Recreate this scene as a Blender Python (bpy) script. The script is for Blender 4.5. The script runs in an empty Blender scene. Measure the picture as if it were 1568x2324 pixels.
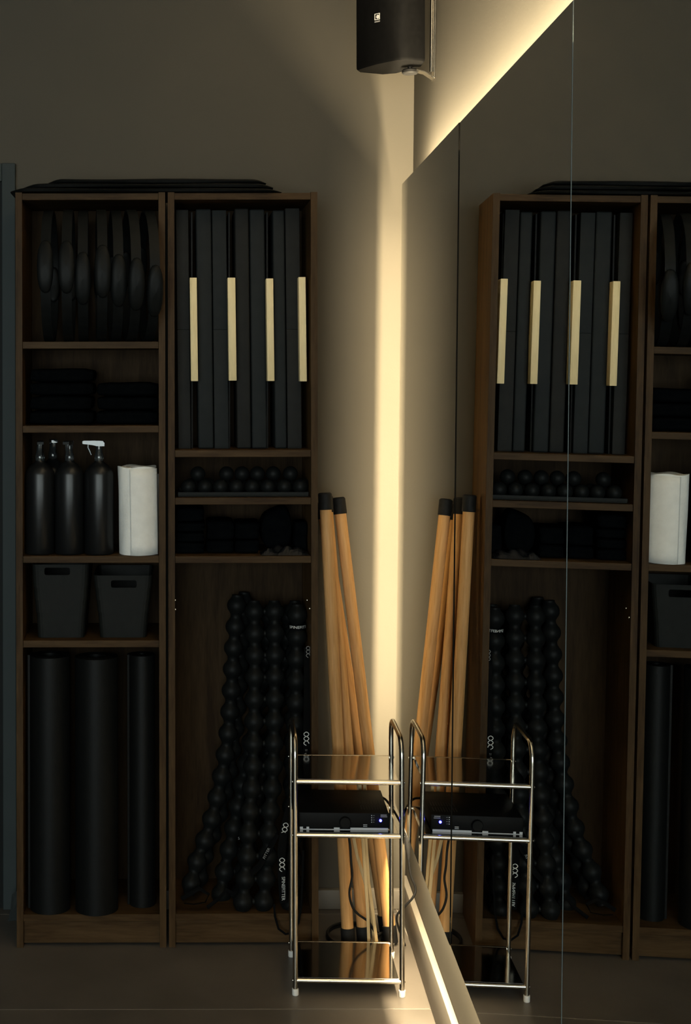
import bpy, bmesh, math, random
from mathutils import Vector, Matrix

random.seed(7)
sc = bpy.context.scene
COL = sc.collection
PI = math.pi

# ------------------------------------------------------------------ camera
IW, IH = 1568.0, 2324.0
F, VX, VY = 3216.66, 387.13, 847.89          # focal length and principal point in pixels
CAM = Vector((0.0, 0.0, 1.5420))
ROLL, PITCH = 0.0017, 0.0018
_cp, _sp, _cr, _sr = math.cos(PITCH), math.sin(PITCH), math.cos(ROLL), math.sin(ROLL)
RP = Matrix(((1, 0, 0), (0, _cp, -_sp), (0, _sp, _cp)))
RR = Matrix(((_cr, 0, -_sr), (0, 1, 0), (_sr, 0, _cr)))
RW = RR @ RP                                   # world -> (right, forward, up)
right, fwd, up = Vector(RW[0]), Vector(RW[1]), Vector(RW[2])
cd = bpy.data.cameras.new('camera')
cam = bpy.data.objects.new('camera', cd)
COL.objects.link(cam)
cam.matrix_world = Matrix(((right.x, up.x, -fwd.x, CAM.x), (right.y, up.y, -fwd.y, CAM.y),
                           (right.z, up.z, -fwd.z, CAM.z), (0, 0, 0, 1)))
cd.sensor_fit = 'VERTICAL'
cd.sensor_height = 36.0
cd.lens = 36.0 * F / IH
cd.shift_x = (IW / 2 - VX) / IH
cd.shift_y = (VY - IH / 2) / IH
cd.clip_start = 0.05
sc.camera = cam


def at(px, py, Y):
    d = RW.transposed() @ Vector(((px - VX) / F, 1.0, -(py - VY) / F))
    return CAM + d * (Y / d.y)


# ------------------------------------------------------------------ light
w = bpy.data.worlds.new('world')
sc.world = w
w.use_nodes = True
w.node_tree.nodes['Background'].inputs[0].default_value = (0.86, 0.97, 0.95, 1)
w.node_tree.nodes['Background'].inputs[1].default_value = 0.36


def area(name, M, sx, sy, power, color, spread=PI):
    l = bpy.data.lights.new(name, 'AREA')
    l.shape = 'RECTANGLE'
    l.size, l.size_y = sx, sy
    l.energy = power
    l.color = color
    l.spread = spread
    o = bpy.data.objects.new(name, l)
    COL.objects.link(o)
    o.matrix_world = M
    return o


def look(pos, d, upv):
    z = -Vector(d).normalized()
    x = Vector(upv).cross(z).normalized()
    y = z.cross(x)
    return Matrix(((x.x, y.x, z.x, pos[0]), (x.y, y.y, z.y, pos[1]), (x.z, y.z, z.z, pos[2]), (0, 0, 0, 1)))


# soft dusk daylight from the windows at the far end of the studio, behind the camera
area('window_daylight', look((-1.0, -4.2, 1.55), (0.12, 1, 0), (0, 0, 1)), 3.6, 2.2, 240.0, (0.86, 0.97, 0.95))
LED_COL = (1.0, 0.80, 0.50)
LED_W = 24.0                                     # watts per metre of strip

sc.view_settings.view_transform = 'Standard'
sc.view_settings.look = 'None'
sc.view_settings.gamma = 1
sc.view_settings.use_curve_mapping = False
sc.view_settings.exposure = 0.0
sc.cycles.max_bounces = 10
sc.cycles.glossy_bounces = 6
sc.cycles.caustics_reflective = False
sc.cycles.caustics_refractive = False
sc.cycles.use_denoising = True

# ------------------------------------------------------------------ geometry constants
D = 3.7888                                      # front plane of the bookcases
WALL = 4.076                                    # back wall
PHI, LEAN, CM = 0.0415, 0.0127, 0.4543          # mirror: turned and leaning a little
NV = Vector((math.cos(PHI) * math.cos(LEAN), -math.sin(PHI) * math.cos(LEAN), -math.sin(LEAN)))
UV_ = Vector((math.sin(PHI), math.cos(PHI), 0))
VV = NV.cross(UV_)
MO = Vector(((CM + NV.z) / NV.x, 0, 0))
MM = Matrix(((UV_.x, VV.x, NV.x, MO.x), (UV_.y, VV.y, NV.y, MO.y), (UV_.z, VV.z, NV.z, MO.z), (0, 0, 0, 1)))


def mir(u, v, wv):                              # along the wall, up the wall, behind the mirror face
    return MM @ Vector((u, v, wv))


M_U0, M_V0, M_V1, M_PW = 3.845, 0.3700, 2.0475, 0.9536
STAND = 0.060                                   # mirror face to right wall


# ------------------------------------------------------------------ mesh helpers
class MB:
    def __init__(s):
        s.v, s.f = [], []

    def add(s, vs, fs):
        n = len(s.v)
        s.v += [Vector(a) for a in vs]
        s.f += [tuple(i + n for i in f) for f in fs]
        return s

    def bm(s, b, M=None):
        b.verts.ensure_lookup_table()
        b.verts.index_update()
        vs = [(M @ v.co) if M else v.co.copy() for v in b.verts]
        fs = [[v.index for v in f.verts] for f in b.faces]
        b.free()
        return s.add(vs, fs)

    def box(s, x0, x1, y0, y1, z0, z1, bev=0.0, seg=2, M=None):
        b = bmesh.new()
        bmesh.ops.create_cube(b, size=1.0)
        for v in b.verts:
            v.co = Vector((x0 + (v.co.x + .5) * (x1 - x0), y0 + (v.co.y + .5) * (y1 - y0), z0 + (v.co.z + .5) * (z1 - z0)))
        if bev > 0:
            bmesh.ops.bevel(b, geom=list(b.edges), offset=bev, segments=seg, profile=.5, affect='EDGES', clamp_overlap=True)
        return s.bm(b, M)

    def tube(s, pts, r, seg=12, closed=False, caps=True, flat=None, upv=None):
        pts = [Vector(p) for p in pts]
        n = len(pts)
        T = []
        for i in range(n):
            a = pts[(i - 1) % n] if (closed or i > 0) else pts[i]
            c = pts[(i + 1) % n] if (closed or i < n - 1) else pts[i]
            T.append((c - a).normalized())
        N = Vector(upv) if upv else T[0].orthogonal()
        N = (N - T[0] * N.dot(T[0])).normalized()
        vs, fs = [], []
        rr = r if isinstance(r, (list, tuple)) else [r] * n
        for i in range(n):
            N = (N - T[i] * N.dot(T[i]))
            N = N.normalized() if N.length > 1e-6 else T[i].orthogonal().normalized()
            B = T[i].cross(N)
            for k in range(seg):
                a = 2 * PI * k / seg
                if flat:                          # flat ribbon: wide along N, thin along B
                    vs.append(pts[i] + N * math.copysign(abs(math.cos(a)) ** .5, math.cos(a)) * rr[i] + B * math.copysign(abs(math.sin(a)) ** .5, math.sin(a)) * flat)
                else:
                    vs.append(pts[i] + (N * math.cos(a) + B * math.sin(a)) * rr[i])
        m = n if closed else n - 1
        for i in range(m):
            j = (i + 1) % n
            for k in range(seg):
                l = (k + 1) % seg
                fs.append((i * seg + k, i * seg + l, j * seg + l, j * seg + k))
        if caps and not closed:
            fs.append(tuple(range(seg - 1, -1, -1)))
            fs.append(tuple((n - 1) * seg + k for k in range(seg)))
        return s.add(vs, fs)

    def lathe(s, prof, seg=24, M=None):           # prof: (r, z); closed by caps where r > 0
        vs, fs = [], []
        for r, z in prof:
            for k in range(seg):
                a = 2 * PI * k / seg
                p = Vector((r * math.cos(a), r * math.sin(a), z))
                vs.append(M @ p if M else p)
        n = len(prof)
        for i in range(n - 1):
            for k in range(seg):
                l = (k + 1) % seg
                fs.append((i * seg + k, i * seg + l, (i + 1) * seg + l, (i + 1) * seg + k))
        fs.append(tuple(range(seg - 1, -1, -1)))
        fs.append(tuple((n - 1) * seg + k for k in range(seg)))
        return s.add(vs, fs)

    def prism(s, poly, z0, z1, M=None):           # polygon in xy, extruded in z
        n = len(poly)
        vs = [Vector((p[0], p[1], z0)) for p in poly] + [Vector((p[0], p[1], z1)) for p in poly]
        if M:
            vs = [M @ v for v in vs]
        fs = [tuple(range(n - 1, -1, -1)), tuple(range(n, 2 * n))]
        fs += [(i, (i + 1) % n, n + (i + 1) % n, n + i) for i in range(n)]
        return s.add(vs, fs)

    def sphere(s, c, r, seg=16, rings=10, scale=(1, 1, 1)):
        b = bmesh.new()
        bmesh.ops.create_uvsphere(b, u_segments=seg, v_segments=rings, radius=r)
        c = Vector(c)
        for v in b.verts:
            v.co = Vector((v.co.x * scale[0], v.co.y * scale[1], v.co.z * scale[2])) + c
        return s.bm(b)


def setp(o, label=None, cat=None, group=None, kind=None):
    if label:
        o['label'] = label
    if cat:
        o['category'] = cat
    if group:
        o['group'] = group
    if kind:
        o['kind'] = kind
    return o


WM = {}                                          # world matrix of each thing's root


def root(name, loc, rz=0.0, label=None, cat=None, group=None):
    o = bpy.data.objects.new(name, None)
    o.empty_display_size = 0.05
    COL.objects.link(o)
    o.location = loc
    o.rotation_euler = (0, 0, rz)
    WM[o] = Matrix.Translation(Vector(loc)) @ Matrix.Rotation(rz, 4, 'Z')
    return setp(o, label, cat, group)


def obj(name, mb, mat, parent=None, smooth=False, base=None, local=False, auto=None):
    """mb holds world coordinates (or the parent's own when local=True)."""
    if parent is not None:
        M = WM[parent]
    else:
        if base is None:
            lo = [min(v[i] for v in mb.v) for i in range(3)]
            hi = [max(v[i] for v in mb.v) for i in range(3)]
            base = ((lo[0] + hi[0]) / 2, (lo[1] + hi[1]) / 2, lo[2])
        M = Matrix.Translation(Vector(base))
    inv = M.inverted()
    me = bpy.data.meshes.new(name)
    me.from_pydata([tuple(v) if local else tuple(inv @ v) for v in mb.v], [], mb.f)
    b = bmesh.new()
    b.from_mesh(me)
    bmesh.ops.recalc_face_normals(b, faces=list(b.faces))
    b.to_mesh(me)
    b.free()
    me.materials.append(mat)
    if smooth:
        for p in me.polygons:
            p.use_smooth = True
        if smooth != 'all':
            me.set_sharp_from_angle(angle=math.radians(40))
    o = bpy.data.objects.new(name, me)
    COL.objects.link(o)
    if parent is not None:
        o.parent = parent
    else:
        o.matrix_world = M
    WM[o] = M
    return o


def inst(name, me, parent, M):                   # a piece sharing mesh data; M in the parent's space
    o = bpy.data.objects.new(name, me)
    COL.objects.link(o)
    o.parent = parent
    o.matrix_local = M
    return o


def mesh_of(name, mb, mat, smooth=True):
    me = bpy.data.meshes.new(name)
    me.from_pydata([tuple(v) for v in mb.v], [], mb.f)
    b = bmesh.new()
    b.from_mesh(me)
    bmesh.ops.recalc_face_normals(b, faces=list(b.faces))
    b.to_mesh(me)
    b.free()
    me.materials.append(mat)
    if smooth:
        for p in me.polygons:
            p.use_smooth = True
        me.set_sharp_from_angle(angle=math.radians(50))
    return me


def text_mb(txt, size):
    cu = bpy.data.curves.new('lettering', 'FONT')
    cu.body = txt
    cu.size = size
    cu.align_x = 'CENTER'
    cu.align_y = 'CENTER'
    cu.resolution_u = 3
    o = bpy.data.objects.new('lettering', cu)
    COL.objects.link(o)
    dg = bpy.context.evaluated_depsgraph_get()
    me = o.evaluated_get(dg).to_mesh()
    vs = [v.co.copy() for v in me.vertices]
    fs = [tuple(p.vertices) for p in me.polygons]
    bpy.data.objects.remove(o)
    bpy.data.curves.remove(cu)
    return vs, fs


# ------------------------------------------------------------------ materials
def mat(name, col, rough=0.6, metal=0.0, spec=None, **kw):
    m = bpy.data.materials.new(name)
    m.use_nodes = True
    p = m.node_tree.nodes['Principled BSDF']
    p.inputs['Base Color'].default_value = (*col, 1)
    p.inputs['Roughness'].default_value = rough
    p.inputs['Metallic'].default_value = metal
    if spec is not None:
        p.inputs['Specular IOR Level'].default_value = spec
    for k, v in kw.items():
        p.inputs[k.replace('_', ' ')].default_value = v
    return m


def noisy(m, scale, c0, c1, bump=0.0, stretch=(1, 1, 1), detail=4.0, bscale=None, lo=.35, hi=.65):
    nt = m.node_tree
    p = nt.nodes['Principled BSDF']
    tc = nt.nodes.new('ShaderNodeTexCoord')
    mp = nt.nodes.new('ShaderNodeMapping')
    mp.inputs['Scale'].default_value = stretch
    nz = nt.nodes.new('ShaderNodeTexNoise')
    nz.inputs['Scale'].default_value = scale
    nz.inputs['Detail'].default_value = detail
    rp = nt.nodes.new('ShaderNodeValToRGB')
    rp.color_ramp.elements[0].color = (*c0, 1)
    rp.color_ramp.elements[1].color = (*c1, 1)
    rp.color_ramp.elements[0].position = lo
    rp.color_ramp.elements[1].position = hi
    L = nt.links.new
    L(tc.outputs['Object'], mp.inputs['Vector'])
    L(mp.outputs['Vector'], nz.inputs['Vector'])
    L(nz.outputs['Fac'], rp.inputs['Fac'])
    L(rp.outputs['Color'], p.inputs['Base Color'])
    if bump:
        n2 = nz
        if bscale:
            n2 = nt.nodes.new('ShaderNodeTexNoise')
            n2.inputs['Scale'].default_value = bscale
            n2.inputs['Detail'].default_value = 3
            L(mp.outputs['Vector'], n2.inputs['Vector'])
        bp = nt.nodes.new('ShaderNodeBump')
        bp.inputs['Strength'].default_value = bump
        bp.inputs['Distance'].default_value = 0.002
        L(n2.outputs['Fac'], bp.inputs['Height'])
        L(bp.outputs['Normal'], p.inputs['Normal'])
    return m


def wood(name, c0, c1, c2, stretch, rough=.5, scale=1.0):
    m = mat(name, c1, rough, spec=.06)
    nt = m.node_tree
    L = nt.links.new
    p = nt.nodes['Principled BSDF']
    tc = nt.nodes.new('ShaderNodeTexCoord')
    mp = nt.nodes.new('ShaderNodeMapping')
    mp.inputs['Scale'].default_value = stretch
    n1 = nt.nodes.new('ShaderNodeTexNoise')
    n1.inputs['Scale'].default_value = 9 * scale
    n1.inputs['Detail'].default_value = 6
    n1.inputs['Distortion'].default_value = .6
    n2 = nt.nodes.new('ShaderNodeTexNoise')
    n2.inputs['Scale'].default_value = 60 * scale
    n2.inputs['Detail'].default_value = 3
    mx = nt.nodes.new('ShaderNodeMix')
    mx.data_type = 'FLOAT'
    mx.inputs[0].default_value = .35
    rp = nt.nodes.new('ShaderNodeValToRGB')
    e = rp.color_ramp.elements
    e[0].position, e[0].color = .36, (*c0, 1)
    e[1].position, e[1].color = .66, (*c2, 1)
    k = e.new(.5)
    k.color = (*c1, 1)
    L(tc.outputs['Object'], mp.inputs['Vector'])
    L(mp.outputs['Vector'], n1.inputs['Vector'])
    L(mp.outputs['Vector'], n2.inputs['Vector'])
    L(n1.outputs['Fac'], mx.inputs[2])
    L(n2.outputs['Fac'], mx.inputs[3])
    L(mx.outputs[0], rp.inputs['Fac'])
    L(rp.outputs['Color'], p.inputs['Base Color'])
    bp = nt.nodes.new('ShaderNodeBump')
    bp.inputs['Strength'].default_value = .08
    bp.inputs['Distance'].default_value = .001
    L(n2.outputs['Fac'], bp.inputs['Height'])
    L(bp.outputs['Normal'], p.inputs['Normal'])
    return m


M = {}
M['wall'] = noisy(mat('taupe_wall_paint', (.078, .0715, .0575), .8, spec=.12), 3, (.0755, .0695, .056), (.0805, .0735, .059), bump=.08, bscale=180)
M['ceiling'] = noisy(mat('ceiling_paint', (.75, .73, .69), .8), 4, (.73, .71, .67), (.77, .75, .71))
M['tile'] = noisy(mat('stoneware_tile', (.10, .088, .074), .38, spec=.35), 5, (.085, .075, .063), (.112, .098, .083), bump=.03, bscale=60, detail=8)
M['grout'] = noisy(mat('grout', (.32, .29, .25), .8), 30, (.30, .27, .23), (.35, .32, .28))
M['skirting'] = noisy(mat('skirting_tile', (.16, .145, .12), .5), 6, (.15, .135, .112), (.17, .155, .13))
M['door_grey'] = noisy(mat('grey_door_paint', (.030, .038, .0385), .6, spec=.15), 6, (.0285, .0365, .037), (.0315, .0395, .040))
M['door_dark'] = noisy(mat('dark_door_leaf', (.008, .009, .009), .6, spec=.1), 6, (.0072, .0082, .0082), (.0088, .0098, .0098))
WC = ((.031, .0165, .0068), (.051, .0290, .0122), (.070, .0415, .0185))
M['wood_v'] = wood('walnut_upright', *WC, (3.0, 3.0, .35), .48)
M['wood_lit'] = wood('walnut_lit_side', *[tuple(q * 1.8 for q in c_) for c_ in WC], (3.0, 3.0, .35), .45)  # same walnut brightened: strip light on the side panels put into the colour
M['wood_shade'] = wood('walnut_shaded_back', *[tuple(q * .5 for q in c_) for c_ in WC], (3.0, 3.0, .35), .6)  # same walnut darkened: shade inside the bookcases put into the colour
M['wood_h'] = wood('walnut_shelf', *WC, (.35, 3.0, 3.0), .48)
PC = ((.41, .205, .072), (.54, .295, .115), (.64, .38, .165))
M['pole'] = wood('oiled_pine', *PC, (3.5, 3.5, .22), .42)
M['strip'] = wood('pale_bamboo', (.42, .30, .15), (.52, .39, .21), (.60, .47, .28), (4, 4, .3), .5)
M['bar'] = wood('pale_beech', (.76, .61, .33), (.84, .69, .40), (.90, .76, .47), (4, 4, .5), .55)
M['mirror'] = mat('mirror_silver', (.80, .81, .79), 0.0, 1.0)
M['glass_edge'] = mat('mirror_glass_edge', (.14, .17, .17), .3, 0, spec=.4)
M['glass_dark'] = mat('mirror_edge_dark', (.012, .011, .009), 1.0, spec=0.0)
M['backing'] = noisy(mat('mirror_backing_board', (.25, .24, .22), .7), 9, (.23, .22, .2), (.27, .26, .24))
M['chrome'] = mat('polished_steel', (.50, .47, .41), .20, 1.0)
M['tray'] = mat('stainless_sheet', (.42, .40, .37), .10, 1.0)
M['white_cap'] = mat('white_plastic', (.78, .76, .72), .4)
M['rubber'] = noisy(mat('black_rubber', (.010, .010, .010), .65, spec=.15), 60, (.008, .008, .008), (.012, .012, .012))
M['foam'] = noisy(mat('black_eva_foam', (.0058, .0066, .0066), .5, spec=.10), 40, (.005, .0058, .0058), (.0066, .0074, .0074), bump=.05, bscale=400)
M['cloth'] = noisy(mat('black_cloth', (.0024, .003, .0035), .95, spec=.0), 50, (.002, .0025, .003), (.0028, .0035, .004), bump=.3, bscale=500)
M['vinyl'] = noisy(mat('charcoal_upholstery', (.0145, .0168, .0172), .6, spec=.10), 30, (.0132, .0155, .016), (.0158, .018, .0185), bump=.06, bscale=300)
M['vinyl2'] = noisy(mat('charcoal_upholstery_warm', (.015, .0153, .0145), .62, spec=.10), 30, (.0138, .014, .0133), (.0162, .0166, .0157), bump=.06, bscale=300)
M['bottle'] = mat('satin_black_plastic', (.006, .0065, .007), .36, spec=.35)
M['clear'] = mat('clear_plastic', (.10, .115, .12), .05, 0, spec=.7, Transmission_Weight=.8, IOR=1.49)
M['basket'] = noisy(mat('matt_black_plastic', (.0095, .0102, .0092), .55, spec=.10), 60, (.0085, .0092, .0084), (.0105, .0112, .0102), bump=.1, bscale=350)
M['mat'] = noisy(mat('black_exercise_mat', (.0042, .0046, .0045), .5, spec=.12), 50, (.0038, .0042, .0041), (.0046, .005, .0049), bump=.15, bscale=420)
M['paper'] = noisy(mat('white_tissue', (.82, .82, .78), .9, spec=.1), 40, (.80, .80, .76), (.85, .85, .81), bump=.35, bscale=160)
M['letter'] = mat('white_print', (.62, .62, .60), .7)
M['letter_dim'] = mat('grey_print', (.22, .22, .22), .7)
M['amp'] = noisy(mat('black_powder_coat', (.0045, .0042, .004), .55, spec=.06), 80, (.004, .0038, .0035), (.005, .0047, .0045))
M['amp_face'] = mat('black_satin_face', (.007, .0068, .0068), .5, spec=.06)
M['amp_silver'] = mat('pale_grey_print', (.55, .55, .57), .5)
M['void'] = mat('dark_slot', (.004, .004, .004), .8)
M['speaker'] = noisy(mat('black_speaker_shell', (.0042, .0042, .0043), .55, spec=.035), 90, (.0036, .0036, .0037), (.0048, .0048, .0049))
M['cable'] = mat('black_cable', (.008, .008, .008), .5, spec=.2)
M['plaster'] = mat('grey_sheet', (.024, .028, .028), .8, spec=.1)
M['bag'] = mat('black_film', (.006, .0065, .0075), .4, spec=.12)
M['webbing'] = noisy(mat('black_webbing', (.004, .0042, .0044), .9, spec=.03), 300, (.0034, .0036, .0038), (.0046, .0048, .005))


def emis(name, col, s):
    m = mat(name, col, .5)
    p = m.node_tree.nodes['Principled BSDF']
    p.inputs['Emission Color'].default_value = (*col, 1)
    p.inputs['Emission Strength'].default_value = s
    return m


M['led'] = emis('warm_led', LED_COL, 6.0)
M['blue'] = emis('blue_led', (.03, .03, 1.0), 28.0)
M['blue_core'] = emis('blue_led_core', (.45, .55, 1.0), 30.0)

# ------------------------------------------------------------------ the room
TX0, TW, TY0, TH, JT = -.555, 1.2, 3.421, .6, .0024
fl = obj('floor', MB().box(-2.6, 1.1, -3.0, WALL + .05, -.03, -.0012), M['grout'], base=(0, 0, 0))
setp(fl, kind='structure')
tile = mesh_of('floor_tile', MB().box(-TW / 2 + JT / 2, TW / 2 - JT / 2, -TH / 2 + JT / 2, TH / 2 - JT / 2, -.02, 0, .0008, 1), M['tile'], smooth=False)
for i in (-2, -1, 0, 1):
    for j in range(-10, 2):
        inst('floor_tile', tile, fl, Matrix.Translation(((TX0 + (i + .5) * TW), TY0 + (j + .5) * TH, 0)))
CEIL = 2.95
setp(obj('ceiling', MB().box(-2.6, 1.1, -3.0, WALL + .05, CEIL, CEIL + .05), M['ceiling']), kind='structure')
setp(obj('wall_back', MB().box(-2.6, 1.1, WALL, WALL + .1, 0, CEIL), M['wall']), kind='structure')
setp(obj('wall_left', MB().box(-2.6, -2.5, -3.0, WALL, 0, CEIL), M['wall']), kind='structure')
mb = MB()
b = [mir(u, v, wv) for wv in (STAND, STAND + .1) for u, v in ((-3.0, -.05), (4.12, -.05), (4.12, 2.99), (-3.0, 2.99))]
mb.add(b, [(0, 1, 2, 3), (4, 7, 6, 5), (0, 4, 5, 1), (1, 5, 6, 2), (2, 6, 7, 3), (3, 7, 4, 0)])
setp(obj('wall_right', mb, M['wall']), kind='structure')


def mbox(mb, u0, u1, v0, v1, w0, w1, bev=0.0):
    return mb.box(u0, u1, v0, v1, w0, w1, bev, 2, MM)


setp(obj('baseboard_right', mbox(MB(), -3.0, 4.04, 0.0, .106, STAND - .018, STAND - .001, .003), M['skirting'], smooth=True), kind='structure')
XR = at(721.5, 1300, D).x
setp(obj('baseboard_back', MB().box(-.40, .66, WALL - .022, WALL - .0005, 0, .055, .003), M['skirting'], smooth=True), kind='structure')

# door at the far left of the back wall
dx = at(36, 1200, WALL - .02).x
dt = at(200, 370, WALL - .02).z
dr = obj('door_1', MB().box(dx - .97, dx - .0385, WALL - .006, WALL + .02, 0, dt - .05), M['door_dark'])
setp(dr, kind='structure')
obj('casing', MB().box(dx - .0385, dx, WALL - .022, WALL - .0005, 0, dt, .002), M['door_grey'], dr)
obj('casing', MB().box(dx - 1.01, dx - .97, WALL - .022, WALL - .0005, 0, dt, .002), M['door_grey'], dr)
obj('head_casing', MB().box(dx - .97, dx - .0385, WALL - .022, WALL - .0005, dt - .052, dt, .002), M['door_grey'], dr)

# ------------------------------------------------------------------ mirror wall and its light strips
names_m = ['tall frameless wall mirror panel ending beside the lit corner',
           'tall frameless wall mirror panel between the two thin vertical seams',
           'tall frameless wall mirror panel right of the bright seam',
           'tall frameless wall mirror panel fourth from the corner, close to the viewer']
for i in range(4):
    u1 = M_U0 - i * M_PW - (.0008 if i else 0)
    u0 = M_U0 - (i + 1) * M_PW + .0008
    r = root('mirror_panel', mir((u0 + u1) / 2, M_V0, .003), 0, names_m[i], 'mirror', 'wall mirror panels')
    wo = (0, .0015, .0023, .0023)[i]             # the panels do not sit quite flush
    ge = M['glass_dark'] if i == 0 else M['glass_edge']
    obj('glass', mbox(MB(), u0, u1, M_V0, M_V1, wo + .0004, wo + .0050), ge, r)
    obj('silvering', MB().add([mir(u, v, wo) for u, v in ((u0 + .0006, M_V0 + .0006), (u1 - .0006, M_V0 + .0006), (u1 - .0006, M_V1 - .0006), (u0 + .0006, M_V1 - .0006))], [(0, 1, 2, 3)]), M['mirror'], r)
    obj('backing', mbox(MB(), u0 + (.003 if i else .003), u1 - (.003 if i else .13), M_V0 + .13, M_V1 - .13, .0077, .0100), M['backing'], r)
SB = .06                                         # how far the strips sit in from the mirror's edge
UE = M_U0 - 4 * M_PW
rails = [('end', M_U0 - SB - .03, M_U0 - SB, M_V0 + SB + .001, M_V1 - SB - .001),
         ('top', UE, M_U0 - SB, M_V1 - SB - .03, M_V1 - SB),
         ('bottom', UE, M_U0 - SB, M_V0 + SB, M_V0 + SB + .03)]
lab = {'end': 'hidden mounting rail with warm light strip along the corner edge of the mirror',
       'top': 'hidden mounting rail with warm light strip along the top edge of the mirror',
       'bottom': 'hidden mounting rail with warm light strip along the bottom edge of the mirror'}
W0, W1 = .0120, .0176
PW = {'end': (.85, .25), 'top': (1.1, .75), 'bottom': (.98, .13)}   # diodes, added fill
for k, u0, u1, v0, v1 in rails:
    r = root('light_strip', mir((u0 + u1) / 2, v0, .03), 0, lab[k], 'light strip')
    if k == 'end':
        obj('rail', mbox(MB(), u0, u1 - .001, v0 + .031, v1 - .031, .0102, STAND - .0005), M['backing'], r)
        obj('emitter', mbox(MB(), u1 - .0009, u1, v0 + .032, v1 - .032, W0, W1), M['led'], r)
        c, dn, ln, upv = mir(u1 + .002, (v0 + v1) / 2, (W0 + W1) / 2), UV_, v1 - v0, NV
    elif k == 'top':
        obj('rail', mbox(MB(), u0, u1, v0, v1 - .001, .0102, STAND - .0005), M['backing'], r)
        obj('emitter', mbox(MB(), u0, u1, v1 - .0009, v1, W0, W1), M['led'], r)
        c, dn, ln, upv = mir((u0 + u1) / 2, v1 + .002, (W0 + W1) / 2), VV, u1 - u0, NV
    else:
        obj('rail', mbox(MB(), u0, u1, v0 + .001, v1, .0102, STAND - .0005), M['backing'], r)
        obj('emitter', mbox(MB(), u0, u1, v0, v0 + .0009, W0, W1), M['led'], r)
        c, dn, ln, upv = mir((u0 + u1) / 2, v0 - .002, (W0 + W1) / 2), -VV, u1 - u0, NV
    area('led_' + k, look(c, dn, upv), ln, W1 - W0, LED_W * ln * PW[k][0], LED_COL)
    # added wide lamp beside the diodes, spreading warm light over wall and floor
    area('led_fill_' + k, look(c + NV * (.037 - (W0 + W1) / 2), dn, upv), ln, .040, LED_W * ln * PW[k][1], LED_COL)

# ------------------------------------------------------------------ bookcases
T = .0177


def bookcase(xr, shelves, base_y, label):
    xl = xr - .40
    r = root('bookcase', ((xl + xr) / 2, D + .14, 0), 0, label, 'bookcase', 'pair of tall bookcases')
    bx = .0008
    for xa in (xl, xr - T):
        sp_ = obj('side_panel', MB().box(xa, xa + T, D + .0012, D + .28, 0, 2.02), M['wood_lit'], r)
        obj('front_edge', MB().box(xa, xa + T, D, D + .0012, 0, 2.02), M['wood_v'], sp_)  # front edge split off so it keeps the plain walnut tone
    obj('top_panel', MB().box(xl + T, xr - T, D + .003, D + .268, 2.0, 2.018, bx, 1), M['wood_h'], r)
    for y in shelves:
        z = at(380, y, D).z
        obj('shelf', MB().box(xl + T + .0005, xr - T - .0005, D + .004, D + .267, z - .0185, z, bx, 1), M['wood_h'], r)
    zb = at(380, base_y, D).z
    obj('bottom_shelf', MB().box(xl + T, xr - T, D + .003, D + .268, zb - .0185, zb, bx, 1), M['wood_h'], r)
    obj('plinth', MB().box(xl + T, xr - T, D + .012, D + .03, .008, zb - .019, bx, 1), M['wood_h'], r)
    obj('back_panel', MB().box(xl + T * .5, xr - T * .5, D + .269, D + .276, .05, 2.01), M['wood_shade'], r)
    return r, xl, xr, zb


SH_L = (775, 966, 1262, 1454)
SH_R = (1022, 1130, 1263)
XM = at(376, 1300, D).x
bkl, LXL, LXR, LZB = bookcase(XM, SH_L, 2076, 'walnut bookcase on the left holding bottles, bins and rolled mats')
bkr, RXL, RXR, RZB = bookcase(XR, SH_R, 2075, 'walnut bookcase on the right holding padded boards and ball strips')
zs = lambda y: at(380, y, D).z
# little metal shelf pins on the inner sides of the right bookcase
for (px, py, yo) in ((404, 1362, .05), (402, 1383, .015)):
    p = at(px, py, D + yo)
    Mx = Matrix.Translation(Vector((RXL + T + .0002, p.y, p.z))) @ Matrix.Rotation(PI / 2, 4, 'Y')
    obj('shelf_pin', MB().lathe([(.0032, 0), (.0032, .002), (.002, .0035)], 10, Mx), M['chrome'], bkr, smooth=True)
for (px, py, yo) in ((690, 1362, .11), (698, 1381, .04)):
    p = at(px, py, D + yo)
    Mx = Matrix.Translation(Vector((RXR - T - .0002, p.y, p.z))) @ Matrix.Rotation(-PI / 2, 4, 'Y')
    obj('shelf_pin', MB().lathe([(.0032, 0), (.0032, .002), (.002, .0035)], 10, Mx), M['chrome'], bkr, smooth=True)

# ------------------------------------------------------------------ exercise rings (seen edge-on)
RO, RB = .178, .013


def sgnp(v, e):
    return math.copysign(abs(v) ** e, v)


def pad_mb(half_w, half_l, h0, h1, inner=False, back=False):
    vs, fs = [], []
    nu, nv = 20, 10
    for j in range(nv + 1):
        la = -PI / 2 + PI * j / nv
        for i in range(nu):
            lo = 2 * PI * i / nu
            s_ = sgnp(math.cos(la), .6) * sgnp(math.cos(lo), .75)
            t_ = sgnp(math.cos(la), .6) * sgnp(math.sin(lo), .75)
            h_ = sgnp(math.sin(la), .7)
            hh = h0 + (h1 - h0) * (h_ + 1) / 2
            ang = s_ * half_l / RO
            rad = (RO - .006 - hh) if inner else (RO + hh)
            y = rad * math.cos(ang) * (1 if back else -1)
            vs.append(Vector((t_ * half_w * (1 - .12 * s_ * s_), y, rad * math.sin(ang))))
    for j in range(nv):
        for i in range(nu):
            k = (i + 1) % nu
            fs.append((j * nu + i, j * nu + k, (j + 1) * nu + k, (j + 1) * nu + i))
    return MB().add(vs, fs)


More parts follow.
